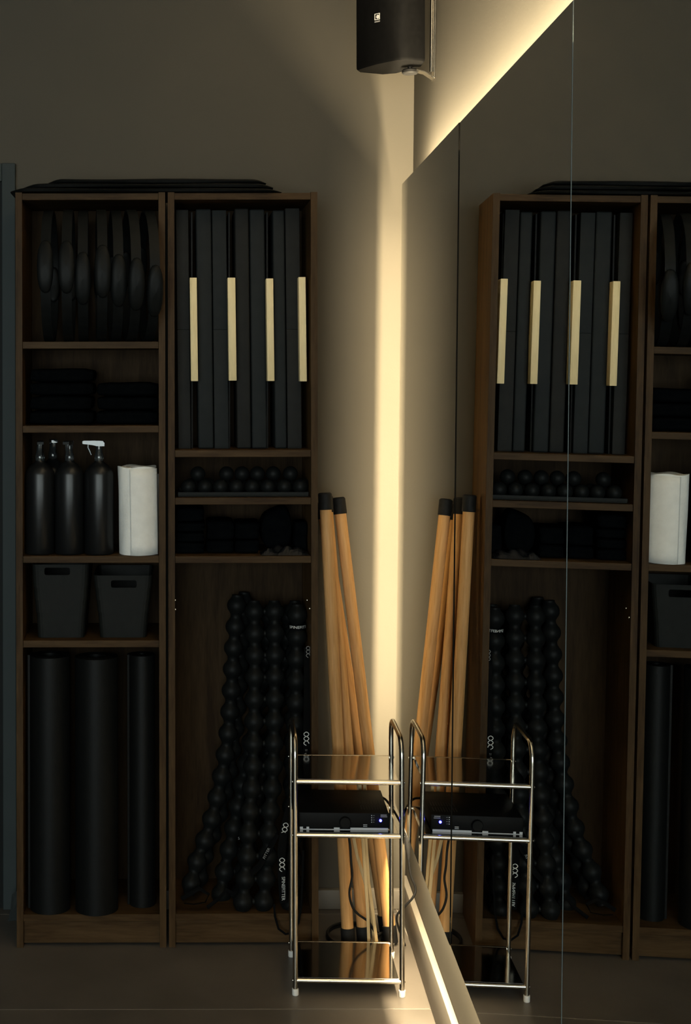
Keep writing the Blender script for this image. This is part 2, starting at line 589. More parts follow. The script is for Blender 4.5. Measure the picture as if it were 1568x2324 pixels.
mb = MB()
N = 72
vs, fs = [], []
for i in range(N):
    a = 2 * PI * i / N
    for rr_, xx in ((RO, -RB), (RO, RB), (RO - .006, RB), (RO - .006, -RB)):
        vs.append(Vector((xx, rr_ * math.cos(a), rr_ * math.sin(a))))
for i in range(N):
    j = (i + 1) % N
    for k in range(4):
        l = (k + 1) % 4
        fs.append((i * 4 + k, i * 4 + l, j * 4 + l, j * 4 + k))
band_me = mesh_of('band', MB().add(vs, fs), M['foam'])
padf = mesh_of('grip_pad', pad_mb(.0216, .067, -.003, .022), M['foam'])
padfi = mesh_of('grip_pad', pad_mb(.0200, .058, 0, .018, inner=True), M['foam'])
padb = mesh_of('grip_pad', pad_mb(.0170, .060, -.003, .018, back=True), M['foam'])
padbi = mesh_of('grip_pad', pad_mb(.0170, .055, 0, .016, inner=True, back=True), M['foam'])
ring_px = [(101.5, .02, 601), (150, .035, 602), (187.5, .05, 612), (233, .07, 606), (270, .09, 614), (311, .115, 618), (354, .13, 624)]
nth = ['leftmost', 'second from the left', 'third from the left', 'middle', 'third from the right', 'second from the right', 'rightmost']
z_r = zs(775) + RO + .0005
for k, (px, a, py) in enumerate(ring_px):
    yc = D + (.066 if k % 2 == 0 else .046)
    xf = at(px, 600, yc - .2).x
    r = root('exercise_ring', (xf - .2 * math.sin(a), yc, z_r), a,
             'black padded exercise ring on edge, %s of the seven' % nth[k], 'exercise ring', 'seven exercise rings in the left bookcase')
    tilt = Matrix.Rotation(math.radians((606 - py) * -.9), 4, 'X')
    for nm, me in (('band', band_me), ('grip_pad', padf), ('grip_pad', padfi), ('grip_pad', padb), ('grip_pad', padbi)):
        inst(nm, me, r, tilt)


# ------------------------------------------------------------------ folded towels
def soft_block(x0, x1, y0, y1, z0, z1, bev, wob=.0015, seedv=0, slot=False):
    """a folded cloth: rounded block with a fold seam across its front"""
    rnd = random.Random(seedv)
    b = bmesh.new()
    bmesh.ops.create_cube(b, size=1.0)
    for v in b.verts:
        v.co = Vector((x0 + (v.co.x + .5) * (x1 - x0), y0 + (v.co.y + .5) * (y1 - y0), z0 + (v.co.z + .5) * (z1 - z0)))
    bmesh.ops.subdivide_edges(b, edges=list(b.edges), cuts=5, use_grid_fill=True)
    cx, cy, cz = (x0 + x1) / 2, (y0 + y1) / 2, (z0 + z1) / 2
    hx, hy, hz = (x1 - x0) / 2, (y1 - y0) / 2, (z1 - z0) / 2
    ph = [rnd.random() * 6.28 for _ in range(4)]
    for v in b.verts:
        dx_, dy_, dz_ = (v.co.x - cx), (v.co.y - cy), (v.co.z - cz)
        # round the edges: pull the point into a rounded box
        q = Vector((max(abs(dx_) - (hx - bev), 0), max(abs(dy_) - (hy - bev), 0), max(abs(dz_) - (hz - bev), 0)))
        if q.length > bev:
            q = q.normalized() * bev
        core = Vector((min(abs(dx_), hx - bev), min(abs(dy_), hy - bev), min(abs(dz_), hz - bev)))
        p = core + q
        v.co = Vector((cx + math.copysign(p.x, dx_), cy + math.copysign(p.y, dy_), cz + math.copysign(p.z, dz_)))
        if abs(dz_) < hz * .3 and dy_ < -hy * .8:
            v.co.y += .004                          # fold line
        v.co.x += wob * math.sin(v.co.z * 90 + ph[0])
        v.co.y += wob * math.sin(v.co.x * 60 + ph[1])
        if v.co.z > z0 + bev * .9:
            v.co.z += wob * .6 * (math.sin(v.co.x * 50 + ph[2]) - 1)
    return MB().bm(b)


ys = (964, 931, 897, 866, 834)
pos = ['bottom', 'second from the bottom', 'third from the bottom', 'topmost']
z0 = zs(966) + .0004
yy = D + .05
for i in range(4):
    z1 = z0 + (ys[i] - ys[i + 1]) / 845
    x0, x1 = at(64 + (i % 2) * 2, 900, yy).x, at(211 - (i == 1) * 3, 900, yy).x
    setp(obj('folded_towel', soft_block(x0, x1, yy, yy + .19, z0, z1, .013, seedv=i), M['cloth'], smooth='all'),
         'folded black towel, %s of the four-high pile left of the lower pile' % pos[i], 'towel', 'folded black towels')
    z0 = z1
z0 = zs(966) + .0004
pos3 = ['bottom', 'middle', 'topmost']
for i in range(3):
    z1 = z0 + .0385
    x0, x1 = at(218 + i, 900, yy + .01).x, LXR - T - .0015
    setp(obj('folded_towel', soft_block(x0, x1, yy + .01, yy + .20, z0, z1, .013, seedv=9 + i), M['cloth'], smooth='all'),
         'folded black towel, %s of the three-high pile by the bookcase divider' % pos3[i], 'towel', 'folded black towels')
    z0 = z1

# ------------------------------------------------------------------ spray bottles
BR = .0396
z0 = zs(1262) + .0004
body_prof = [(.001, 0), (BR - .004, 0), (BR, .004), (BR, .215), (BR - .0015, .222), (BR - .007, .232), (BR - .017, .242), (.0135, .2485), (.0125, .252)]
spray = [(91, .055, -PI / 2 + .12, 'black spray bottle nearest the left side panel of its shelf'),
         (158, .055, -PI / 2 - .15, 'black spray bottle in the middle of the front three'),
         (225, .050, PI - .12, 'black spray bottle with its clear nozzle pointing left, beside the paper roll'),
         (120, .155, -PI / 2 + .2, 'black spray bottle standing behind the front row, only its nozzle showing')]
bme = mesh_of('body', MB().lathe(body_prof, 36), M['bottle'])
cme = mesh_of('collar', MB().lathe([(.0115, .2500), (.0125, .252), (.0125, .266), (.0105, .272), (.0085, .286), (.0085, .293)], 20), M['clear'])
hd = MB()
hd.prism([(-.016, .2915), (-.0165, .300), (-.012, .3055), (.012, .3065), (.040, .3060), (.044, .3045), (.044, .2975), (.018, .2945), (.004, .2915)], -.0085, .0085,
         Matrix.Rotation(PI / 2, 4, 'X'))
hme = mesh_of('sprayer_head', hd, M['clear'])
tr = MB().tube([(.030, 0, .2965), (.030, 0, .287), (.025, 0, .277), (.021, 0, .267)], .0052, 8, flat=.0022, upv=(0, 1, 0))
tme = mesh_of('trigger', tr, M['clear'])
for px, yo, rz, lb in spray:
    p = at(px, 1200, D + yo)
    r = root('spray_bottle', (p.x, D + yo, z0), rz, lb, 'spray bottle', 'black spray bottles')
    I4 = Matrix.Identity(4)
    bo = inst('body', bme, r, I4)
    inst('collar', cme, bo, I4)
    he = inst('sprayer_head', hme, r, I4)
    he['label'] = 'clear sprayer head'
    inst('trigger', tme, he, I4)

# ------------------------------------------------------------------ paper roll
PR = .0525
p = at(313, 1200, D + .056)
r = root('paper_roll', (p.x, D + .056, z0), 0, 'white kitchen paper roll standing beside the black spray bottles', 'paper roll')
H = (1264 - 1066) / 838
vs, fs = [], []
n, nz_ = 60, 14
for j in range(nz_ + 1):
    zz = H * j / nz_
    for i in range(n):
        a = 2 * PI * i / n
        rr_ = PR + .0009 * math.sin(3 * a + zz * 14) + .0006 * math.sin(7 * a - zz * 30)
        vs.append(Vector((rr_ * math.cos(a) + .004 * (.5 - zz / H), rr_ * math.sin(a), zz + (.002 * math.sin(4 * a) if j == nz_ else 0))))
for j in range(nz_):
    for i in range(n):
        k = (i + 1) % n
        fs.append((j * n + i, j * n + k, (j + 1) * n + k, (j + 1) * n + i))
fs.append(tuple(range(n - 1, -1, -1)))
ro = len(vs)
for i in range(n):
    a = 2 * PI * i / n
    vs.append(Vector((.019 * math.cos(a) - .002, .019 * math.sin(a), H - .002)))
for i in range(n):
    a = 2 * PI * i / n
    vs.append(Vector((.019 * math.cos(a) - .002, .019 * math.sin(a), H - .06)))
for i in range(n):
    k = (i + 1) % n
    fs.append((nz_ * n + i, nz_ * n + k, ro + k, ro + i))
    fs.append((ro + i, ro + k, ro + n + k, ro + n + i))
fs.append(tuple(ro + n + i for i in range(n)))
obj('roll', MB().add(vs, fs), M['paper'], r, smooth=True, local=True)


def sheet(fn, n, z0_, z1_, th, nz2=8):
    vs, fs = [], []
    for j in range(nz2 + 1):
        zz = z0_ + (z1_ - z0_) * j / nz2
        for i in range(n + 1):
            (xa, ya), (nx, ny) = fn(i / n, zz)
            vs.append(Vector((xa, ya, zz)))
            vs.append(Vector((xa + nx * th, ya + ny * th, zz)))
    m = 2 * (n + 1)
    for j in range(nz2):
        for i in range(n):
            a = j * m + 2 * i
            fs.append((a, a + 2, a + m + 2, a + m))
            fs.append((a + 1, a + m + 1, a + m + 3, a + 3))
        a = j * m
        fs.append((a, a + m, a + m + 1, a + 1))
        a = j * m + 2 * n
        fs.append((a, a + 1, a + m + 1, a + m))
    for i in range(n):
        a = 2 * i
        fs.append((a, a + 1, a + 3, a + 2))
        a = nz2 * m + 2 * i
        fs.append((a, a + 2, a + 3, a + 1))
    return MB().add(vs, fs)


def flap(t, zz):
    a = -PI * .62 + t * PI * .5
    rr_ = PR + .0016 + .004 * max(0, t - .7) / .3
    return ((rr_ * math.cos(a) + .003 * (.5 - zz / H), rr_ * math.sin(a)), (math.cos(a), math.sin(a)))


obj('loose_sheet', sheet(flap, 18, .001, H - .004, .0006), M['paper'], r, smooth='all', local=True)


def flap2(t, zz):
    return ((PR - .004 + t * .0080, .012 + t * .012 + .004 * math.sin(zz * 18) * t), (0, 1))


obj('loose_sheet', sheet(flap2, 5, .002, H - .022, .0006), M['paper'], r, smooth='all', local=True)


# ------------------------------------------------------------------ storage bins
def storage_bin(pxl, pxr, pbl, pbr, rim_y, steps, hole, label):
    yf = D + .03
    z_b = zs(1454) + .0005
    s_ = F / yf
    zt = at(200, rim_y, yf).z
    xlt, xrt, xlb, xrb = at(pxl, 1400, yf).x, at(pxr, 1400, yf).x, at(pbl, 1400, yf).x, at(pbr, 1400, yf).x
    cx = (xlt + xrt) / 2
    Hh = zt - z_b
    dep = .205
    r = root('storage_bin', (cx, yf + dep / 2, z_b), 0, label, 'storage bin', 'black storage bins')
    hz = [at(200, y, yf).z - z_b for y in steps] + [0.0]
    lv = [Hh] + hz

    def xw(z):                                   # half width at height
        t = z / Hh
        return ((xrt - xlt) / 2) * t + ((xrb - xlb) / 2) * (1 - t)
    tops = []
    for i in range(len(lv) - 1):
        za, zb_ = lv[i], lv[i + 1]
        ha, hb = xw(za) - .0014 * i, xw(zb_) - .0014 * i
        yf0 = -dep / 2 + .0014 * i + (1 - za / Hh) * .012
        yf1 = -dep / 2 + .0014 * i + (1 - zb_ / Hh) * .012
        tops.append((za, zb_, ha, hb, yf0, yf1))
    for i, (za, zb_, ha, hb, ya, yb) in enumerate(tops):
        ring_a = [(-ha, ya), (ha, ya), (ha, -ya), (-ha, -ya)]
        ring_b = [(-hb, yb), (hb, yb), (hb, -yb), (-hb, -yb)]
        ring_a = rounded(ring_a, .016)
        ring_b = rounded(ring_b, .016)
        th = .0028
        if i == 0 and hole:
            # top band with a real hand hole cut through the front
            b = bmesh.new()
            hx0, hx1 = at(hole[0], 1400, yf).x - cx, at(hole[1], 1400, yf).x - cx
            hz0, hz1 = at(200, hole[3], yf).z - z_b, at(200, hole[2], yf).z - z_b
            outer = [(-ha + .016, za), (ha - .016, za), (hb - .016, zb_), (-hb + .016, zb_)]
            inner = [(x_, z_) for x_, z_ in rounded([(hx0, hz0), (hx1, hz0), (hx1, hz1), (hx0, hz1)], .006)]
            ve = []
            for poly in (outer, inner):
                vv = [b.verts.new((q[0], ya + (yb - ya) * (za - q[1]) / (za - zb_), q[1])) for q in poly]
                for a_ in range(len(vv)):
                    ve.append(b.edges.new((vv[a_], vv[(a_ + 1) % len(vv)])))
            bmesh.ops.triangle_fill(b, edges=ve, use_beauty=True)
            mbf = MB().bm(b)
            # the rest of the band: sides and back
            m_ = MB()
            nA = len(ring_a)
            vs = [Vector((q[0], q[1], za)) for q in ring_a] + [Vector((q[0], q[1], zb_)) for q in ring_b]
            fs = []
            for k in range(nA):
                l = (k + 1) % nA
                fl_ = (ring_a[k][1] < ya + 1e-5 and ring_a[l][1] < ya + 1e-5)
                if not fl_:
                    fs.append((k, l, nA + l, nA + k))
            m_.add(vs, fs)
            m_.add(mbf.v, mbf.f)
            o = obj('rim_band', m_, M['basket'], r, local=True)
        else:
            vs = [Vector((q[0], q[1], za)) for q in ring_a] + [Vector((q[0], q[1], zb_)) for q in ring_b]
            nA = len(ring_a)
            fs = [(k, (k + 1) % nA, nA + (k + 1) % nA, nA + k) for k in range(nA)]
            if i == len(tops) - 1:
                fs.append(tuple(range(nA, 2 * nA)))
            o = obj('band', MB().add(vs, fs), M['basket'], r, local=True)
        md = o.modifiers.new('wall', 'SOLIDIFY')
        md.thickness = th
        md.offset = 0
    return r


def rounded(poly, rad, seg=4):
    out = []
    n = len(poly)
    for i in range(n):
        p0, p1, p2 = Vector(poly[i - 1]), Vector(poly[i]), Vector(poly[(i + 1) % n])
        a = (p0 - p1).normalized()
        c = (p2 - p1).normalized()
        s0, s1 = p1 + a * rad, p1 + c * rad
        for k in range(seg + 1):
            t = k / seg
            q = s0.lerp(p1, t).lerp(p1.lerp(s1, t), t)
            out.append((q.x, q.y))
    return out


storage_bin(73, 201, 84, 196, 1281, (1334, 1363, 1391), (101, 159, 1288, 1305), 'taller black plastic bin whose hand hole sits close under the shelf')
storage_bin(213, 345, 223, 334, 1306, (1335, 1363, 1391), (252, 310, 1317, 1334), 'lower black plastic bin nearer the bookcase divider')


# ------------------------------------------------------------------ rolled mats
def rolled(px, yo, rad, a_end, H_, label, turns=5, tail=0.0):
    c = at(px, 1800, D + yo)
    r = root('rolled_mat', (c.x, D + yo, LZB + .0005), 0, label, 'rolled mat', 'rolled black mats')
    th = .0056
    n = turns * 40
    pts = []
    for i in range(n + 1):
        t = i / n
        a = a_end - (1 - t) * turns * 2 * PI
        rr_ = rad - (1 - t) * turns * .0066
        pts.append((rr_, a))

    def fn(t, zz):
        k = min(int(t * n + .5), n)
        rr_, a = pts[k]
        return ((rr_ * math.cos(a), rr_ * math.sin(a)), (math.cos(a) * -1, math.sin(a) * -1))
    mb = sheet(fn, n, 0, H_, th, 3)
    if tail:
        # free end standing off the roll, its lower corner rounded
        rr_, a = pts[-1]
        e = Vector((rr_ * math.cos(a), rr_ * math.sin(a)))
        tg = Vector((-math.sin(a), math.cos(a)))
        nn = Vector((-math.cos(a), -math.sin(a)))
        vs, fs = [], []
        mz = 16
        for j in range(mz + 1):
            zz = H_ * j / mz
            L_ = tail
            if zz < .03:
                L_ = tail * (.35 + .65 * math.sin(zz / .03 * PI / 2))
            if zz > H_ - .03:
                L_ = tail * (.35 + .65 * math.sin((H_ - zz) / .03 * PI / 2))
            for i in range(4):
                q = e + tg * (L_ * i / 3) - nn * (.010 * (i / 3) ** 2)
                for s_ in (0, th):
                    vs.append(Vector((q.x + nn.x * s_, q.y + nn.y * s_, zz)))
        for j in range(mz):
            for i in range(3):
                k = j * 8 + 2 * i
                fs += [(k, k + 2, k + 10, k + 8), (k + 1, k + 9, k + 11, k + 3)]
            k = j * 8 + 6
            fs.append((k, k + 1, k + 9, k + 8))
        mb.add(vs, fs)
    obj('mat_sheet', mb, M['mat'], r, smooth=True, local=True)
    obj('core', MB().lathe([(rad - turns * .0066 - .006, .004), (rad - turns * .0066 - .006, H_ - .02)], 20), M['mat'], r, smooth=True, local=True)
    return r


HM = (2074 - 1497) / 842
rolled(113, .052, .0590, PI * 1.02, HM, 'rolled black mat against the left side of its compartment')
rolled(218, .046, .0605, PI * .25, HM - .002, 'rolled black mat in the middle, bulging over the shelf edge')
rolled(322, .080, .0400, -PI * .93, HM - .004, 'rolled black mat with its loose end standing open, by the bookcase divider', 4, .0)


# ------------------------------------------------------------------ mats piled on top of the bookcases
def laid_mat(px0, px1, bot, thick, yo0, yo1, label, seedv):
    rnd = random.Random(seedv)
    ph = rnd.random() * 6
    n = 70
    vs, fs = [], []
    sec = 10
    for i in range(n + 1):
        t = i / n
        x = at(px0 + (px1 - px0) * t, 430, D).x
        e = min(1.0, min(t, 1 - t) / .07)
        th = thick * (.18 + .82 * math.sin(e * PI / 2))
        zb = bot(x)
        ya = D + yo0 + .006 * math.sin(x * 9 + ph) + (1 - math.sin(e * PI / 2)) * .03
        yb = D + yo1 - (1 - math.sin(e * PI / 2)) * .03
        zc = zb + .0014 * (1 + math.sin(x * 14 + ph))
        prof = [(ya + .012, zb), (ya + .003, zb + th * .12), (ya, zc + th * .5), (ya + .003, zc + th * .85), (ya + .012, zc + th),
                ((ya + yb) / 2, zc + th * 1.02), (yb - .012, zc + th), (yb, zc + th * .5), (yb - .012, zb), ((ya + yb) / 2, zb)]
        for y, z in prof:
            vs.append(Vector((x, y, z)))
    for i in range(n):
        for k in range(sec):
            l = (k + 1) % sec
            fs.append((i * sec + k, i * sec + l, (i + 1) * sec + l, (i + 1) * sec + k))
    fs.append(tuple(range(sec)))
    fs.append(tuple(n * sec + k for k in range(sec)))
    return setp(obj('laid_mat', MB().add(vs, fs), M['mat'], smooth=True), label, 'exercise mat', 'soft mats piled on the bookcases')


b1 = lambda x: 2.0205
laid_mat(22, 640, b1, .0090, -.012, .255, 'bottom mat of the black pile on the bookcases, longest of the three', 1)
b2 = lambda x: 2.0205 + .0128
laid_mat(52, 622, b2, .0090, -.006, .25, 'middle mat of the black pile on top of the bookcases', 2)
b3 = lambda x: 2.0205 + .0128 * 2
laid_mat(108, 606, b3, .0105, .004, .24, 'topmost mat of the black pile on the bookcases, humped at the right', 3)

# ------------------------------------------------------------------ padded boards with pale bars
yp = D + .068
zp = zs(1022) + .0004
pads = [[(402, 430)], [(447, 482), (484, 516)], [(535, 567), (569, 603)], [(621, 648), (650, 682)]]
bars = [(432, 448), (518, 535.5), (605.5, 621.5), (679, 695)]
tops = [476, 474, 477, 473, 475, 477, 473]
lbs = ['folded charcoal pad with pale wooden bar, against the left side of its compartment',
       'folded charcoal pad pair with pale wooden bar, second from the left',
       'folded charcoal pad pair with pale wooden bar, third from the left',
       'folded charcoal pad pair with pale wooden bar, nearest the right side panel']
ti = 0
for k in range(4):
    xs = [at(q, 750, yp).x for pr in pads[k] for q in pr]
    r = root('folding_pad', ((min(xs) + max(xs)) / 2, yp + .075, zp), 0, lbs[k], 'folding pad', 'folding pads with wooden bars')
    for j, (a, c) in enumerate(pads[k]):
        x0, x1 = at(a, 750, yp).x, at(c, 750, yp).x
        zt = at(500, tops[ti], yp).z
        zm = at(500, 748, yp).z
        skew = -.006                              # the pads lean a little
        m_ = MB()
        for z_a, z_b in (((zp, zm), (zm, zt)) if ti in (0, 2, 6) else ((zp, zt),)):
            q = MB().box(x0, x1, yp, yp + .17, z_a, z_b, .0045 if ti not in (0, 2, 6) else .0012, 3)
            for v in q.v:
                v.x += skew * ((v.z - zp) / (zt - zp) - .5)
            m_.add(q.v, q.f)
        obj('pad', m_, M['vinyl'] if (ti % 3) else M['vinyl2'], r, smooth=True)
        ti += 1
    yb = D + .030
    x0, x1 = at(bars[k][0], 748, yb).x, at(bars[k][1], 748, yb).x
    zb0, zb1 = at(500, (865, 864, 865, 866)[k], yb).z, at(500, (630, 630, 632, 629)[k], yb).z
    q = MB().box(x0, x1, yb, yb + .12, zb0, zb1, .0012, 2)
    for v in q.v:
        v.x += -.0032 * ((v.z - zb0) / (zb1 - zb0) - .5)
    obj('wooden_bar', q, M['bar'], r, smooth=True)['label'] = 'pale wooden bar'
    # thin dark spine board behind the bar joining the leaves
    obj('spine', MB().box(x0 + .003, x0 + .007, yp + .02, yp + .15, zp, at(500, 480, yp).z), M['rubber'], r)

# ------------------------------------------------------------------ small balls on a tray
zt_ = zs(1130) + .0004
tray_l, tray_r = at(404, 1120, D + .03).x, at(700, 1120, D + .03).x
tr_o = MB()
tr_o.box(tray_l, tray_r, D + .03, D + .18, zt_, zt_ + .004, .001, 1)
tr_o.box(tray_l, tray_r, D + .03, D + .033, zt_ + .004, zt_ + .012)
tr_o.box(tray_l, tray_r, D + .177, D + .18, zt_ + .004, zt_ + .012)
tr_o.box(tray_l, tray_l + .003, D + .033, D + .177, zt_ + .004, zt_ + .012)
tr_o.box(tray_r - .003, tray_r, D + .033, D + .177, zt_ + .004, zt_ + .012)
setp(obj('shallow_tray', tr_o, M['basket']), 'shallow black tray under the small balls', 'tray')
ball_me = mesh_of('massage_ball', MB().sphere((0, 0, 0), .0205, 20, 12), M['foam'])
zb_ = zt_ + .004 + .0207
rows = [(px, .058, zb_) for px in (428, 465, 500, 536, 572, 608, 645, 681)]
rows += [(px, .097, zb_) for px in (436, 472, 508, 544, 580, 616, 652, 686)]
rows += [(px, .078, zb_ + .0335) for px in (449, 514, 549, 584, 620, 659)]
ordn = ['leftmost', 'second', 'third', 'fourth', 'fifth', 'sixth', 'seventh', 'rightmost']
for bi, (px, yo, z) in enumerate(rows):
    x = at(px, 1100, D + yo).x
    o = bpy.data.objects.new('massage_ball', ball_me)
    COL.objects.link(o)
    o.location = (x, D + yo, z)
    if bi < 8:
        lb = 'small black ball in the lower front row on the tray, %s%s' % (ordn[bi], '' if bi in (0, 7) else ' from the left')
    elif bi < 16:
        lb = 'small black ball hidden in the row behind the lower front row'
    else:
        k6 = bi - 16
        lb = ('small black ball lying alone at the left of the upper row' if k6 == 0 else
              'small black ball in the upper row, %s' % ('rightmost' if k6 == 5 else ordn[k6] + ' from the left'))
    setp(o, lb, 'ball', 'small black balls on the tray')

# ------------------------------------------------------------------ folded black bundles below
z3 = zs(1263) + .0004
yb = D + .05
cut = [1257, 1231, 1208, 1185, 1154]
pw = ['bottom', 'second from the bottom', 'third from the bottom', 'topmost']
z0 = z3
for i in range(4):
    z1 = z0 + (cut[i] - cut[i + 1]) / 838
    setp(obj('folded_bundle', soft_block(RXL + T + .002, at(463 + (i == 3) * 0 + (i < 3) * 2, 1200, yb).x, yb, yb + .15, z0, z1, .008, seedv=30 + i), M['cloth'], smooth='all'),
         'folded black cloth bundle, %s of the tall left pile' % pw[i], 'cloth bundle', 'folded black bundles')
    z0 = z1
for c, (a, b_, mid, top, nm) in enumerate(((470, 532, 1227, 1183, 'left'), (534, 590, 1226, 1186, 'right'))):
    zz = z3
    for i, (ya, yb2) in enumerate(((1257, mid), (mid, top))):
        z1 = zz + (ya - yb2) / 838
        setp(obj('folded_bundle', soft_block(at(a, 1200, yb).x, at(b_, 1200, yb).x, yb + .004, yb + .15, zz, z1, .009, seedv=40 + i + 2 * c), M['cloth'], smooth='all'),
             'folded black cloth bundle, %s one of the %s-hand low pair' % (('lower', 'upper')[i], nm), 'cloth bundle', 'folded black bundles')
        zz = z1
# soft pouch with a peaked top
pk = [(590, 1255), (588, 1171), (618, 1158), (644, 1147), (654, 1152), (661, 1170), (664, 1190), (664, 1255)]
ypk = D + .08
poly = [(at(a, c, ypk).x, at(a, c, ypk).z) for a, c in pk]
vs, fs = [], []
lay = [(-.0, .55), (.010, .86), (.03, 1.0), (.075, 1.0), (.10, .86), (.11, .55)]
cxp, czp = sum(q[0] for q in poly) / 8, z3 + .03
for yo_, s_ in lay:
    for x_, z_ in poly:
        vs.append(Vector((cxp + (x_ - cxp) * (s_ * .3 + .7), ypk + yo_, max(z3, czp + (z_ - czp) * (s_ * .4 + .6)))))
n = len(poly)
for j in range(len(lay) - 1):
    for i in range(n):
        k = (i + 1) % n
        fs.append((j * n + i, j * n + k, (j + 1) * n + k, (j + 1) * n + i))
fs.append(tuple(range(n)))
fs.append(tuple((len(lay) - 1) * n + i for i in range(n)))
pouch = obj('soft_pouch', MB().add(vs, fs), M['cloth'], smooth='all')
setp(pouch, 'black soft pouch with a peaked top standing on the shelf', 'pouch')
sd = pouch.modifiers.new('sub', 'SUBSURF')
sd.levels = sd.render_levels = 2
setp(obj('folded_bundle', soft_block(at(667, 1200, D + .08).x, RXR - T - .002, D + .08, D + .18, z3, z3 + .083, .009, seedv=60), M['cloth'], smooth='all'),
     'folded black cloth bundle squeezed between the peaked pouch and the side panel', 'cloth bundle', 'folded black bundles')
# crumpled film bag in front
b = bmesh.new()
bmesh.ops.create_grid(b, x_segments=26, y_segments=12, size=.5)
x0, x1 = at(592, 1250, D + .03).x, at(700, 1250, D + .03).x
rnd = random.Random(5)
for v in b.verts:
    u_, t_ = v.co.x + .5, v.co.y + .5
    edge = min(u_, 1 - u_, t_, 1 - t_)
    h = .002 + .022 * min(1, edge * 5) * (.55 + .25 * math.sin(u_ * 11 + t_ * 5) + .2 * math.sin(u_ * 19 - t_ * 8)) + rnd.random() * .0012
    v.co = Vector((x0 + u_ * (x1 - x0), D + .012 + t_ * .06, z3 + (h if edge > .001 else .0004)))
bag = obj('film_bag', MB().bm(b), M['bag'])
setp(bag, 'crumpled black film bag lying at the front right of the shelf', 'bag')
md = bag.modifiers.new('thick', 'SOLIDIFY')
md.thickness = .0008


# ------------------------------------------------------------------ strips of linked massage balls
BRD = .0272
PIT = .0595
ballr = [(.0150, -.0300), (.0152, -.0255), (.0162, -.0236)]
for i in range(1, 12):
    a = -PI / 2 + PI * i / 12
    rr_ = BRD * math.cos(a)
    if rr_ > .0166:
        ballr.append((rr_, BRD * .95 * math.sin(a)))
ballr += [(.0162, .0236), (.0152, .0255), (.0150, .0296)]
lb_me = mesh_of('ball', MB().lathe(ballr, 20), M['foam'])


link_me = mesh_of('link', MB().lathe([(.0085, 0), (.0085, 1.0)], 10), M['foam'])


def smooth_path(pts, n):
    """Catmull-Rom through pts, n samples at equal arc length PIT"""
    pts = [Vector(p) for p in pts]
    P = [pts[0] * 2 - pts[1]] + pts + [pts[-1] * 2 - pts[-2]]
    dense = []
    for i in range(1, len(P) - 2):
        for k in range(30):
            t = k / 30
            a, b_, c, d_ = P[i - 1], P[i], P[i + 1], P[i + 2]
            dense.append(.5 * ((2 * b_) + (c - a) * t + (2 * a - 5 * b_ + 4 * c - d_) * t * t + (3 * b_ - a - 3 * c + d_) * t ** 3))
    dense.append(pts[-1])
    out, acc = [dense[0]], 0.0
    for i in range(1, len(dense)):
        sgm = (dense[i] - dense[i - 1]).length
        while acc + sgm >= PIT and len(out) < n:
            t = (PIT - acc) / sgm
            q = dense[i - 1].lerp(dense[i], t)
            out.append(q)
            dense[i - 1] = q
            sgm = (dense[i] - q).length
            acc = 0.0
        acc += sgm
    while len(out) < n:
        out.append(out[-1] + (out[-1] - out[-2]))
    return out


def ball_strip(path_px, side, label, n=14):
    """path_px: (px, py, y offset) for the first column, side: offset vector of the second column"""
    P = smooth_path([at(a, c, D + y) for a, c, y in path_px], n)
    side = Vector(side)
    r = root('ball_strip', (P[-1].x, P[-1].y, RZB + .0005), 0, label, 'ball strip', 'strips of linked massage balls')
    loc = WM[r].translation
    for i, p in enumerate(P):
        tg = (P[min(i + 1, n - 1)] - P[max(i - 1, 0)]).normalized() * -1
        q = Vector((0, 0, 1)).rotation_difference(tg).to_matrix().to_4x4()
        for s_ in (0, 1):
            c = p + side * s_
            inst('ball', lb_me, r, Matrix.Translation(c - loc) @ q)
        q2 = Vector((0, 0, 1)).rotation_difference(side.normalized()).to_matrix().to_4x4()
        inst('link', link_me, r, Matrix.Translation(p - loc) @ q2 @ Matrix.Diagonal((1, 1, side.length, 1)))
    return r, P


s1, PA = ball_strip([(577, 1388, .145), (578, 1500, .125), (576, 1650, .10), (573, 1760, .08), (566, 1850, .062), (560, 1950, .048), (551, 2050, .034)],
                    (.056, .002, 0), 'strip of paired black balls leaning upright in the middle of the compartment')
s2, PB = ball_strip([(674, 1396, .110), (673, 1500, .100), (671, 1650, .088), (668, 1800, .075), (664, 1950, .06), (660, 2062, .045)],
                    (-.0005, .060, 0), 'strip of paired black balls turned sideways by the right panel, lettered band at top')
s3, PC_ = ball_strip([(537, 1374, .190), (530, 1470, .187), (524, 1577, .183), (516, 1676, .176), (500, 1774, .165), (477, 1870, .145), (444, 1964, .115), (428, 2036, .085)],
                     (.022, .050, 0), 'strip of paired black balls sagging down to the left corner of the compartment')
s4, PD = ball_strip([(612, 1398, .225), (602, 1500, .218), (586, 1600, .208), (566, 1700, .196), (546, 1800, .18), (526, 1900, .16), (509, 1980, .135), (498, 2055, .105)],
                    (.054, .006, 0), 'strip of paired black balls standing half hidden behind the upright one')


# straps, with their printing
def logo_mb(L, wd, th):
    """chain of rings: two crossing waves, the last ring left open; along +x, centred, width along y"""
    out = MB()
    for sgn, t1 in ((1, 2.62), (-1, 3.0)):
        pts = []
        k = 40
        for i in range(k + 1):
            t = t1 * i / k
            pts.append(Vector((-L / 2 + L * t / 3, sgn * wd / 2 * math.copysign(abs(math.sin(PI * t)) ** .75, math.sin(PI * t)), 0)))
        out.tube(pts, th, 6, flat=.0002, upv=(0, 1, 0))
    return out


def place(mb_v, P0, ex, ey):
    ex, ey = Vector(ex).normalized(), Vector(ey).normalized()
    return [P0 + ex * v.x + ey * v.y + ex.cross(ey) * v.z for v in mb_v]


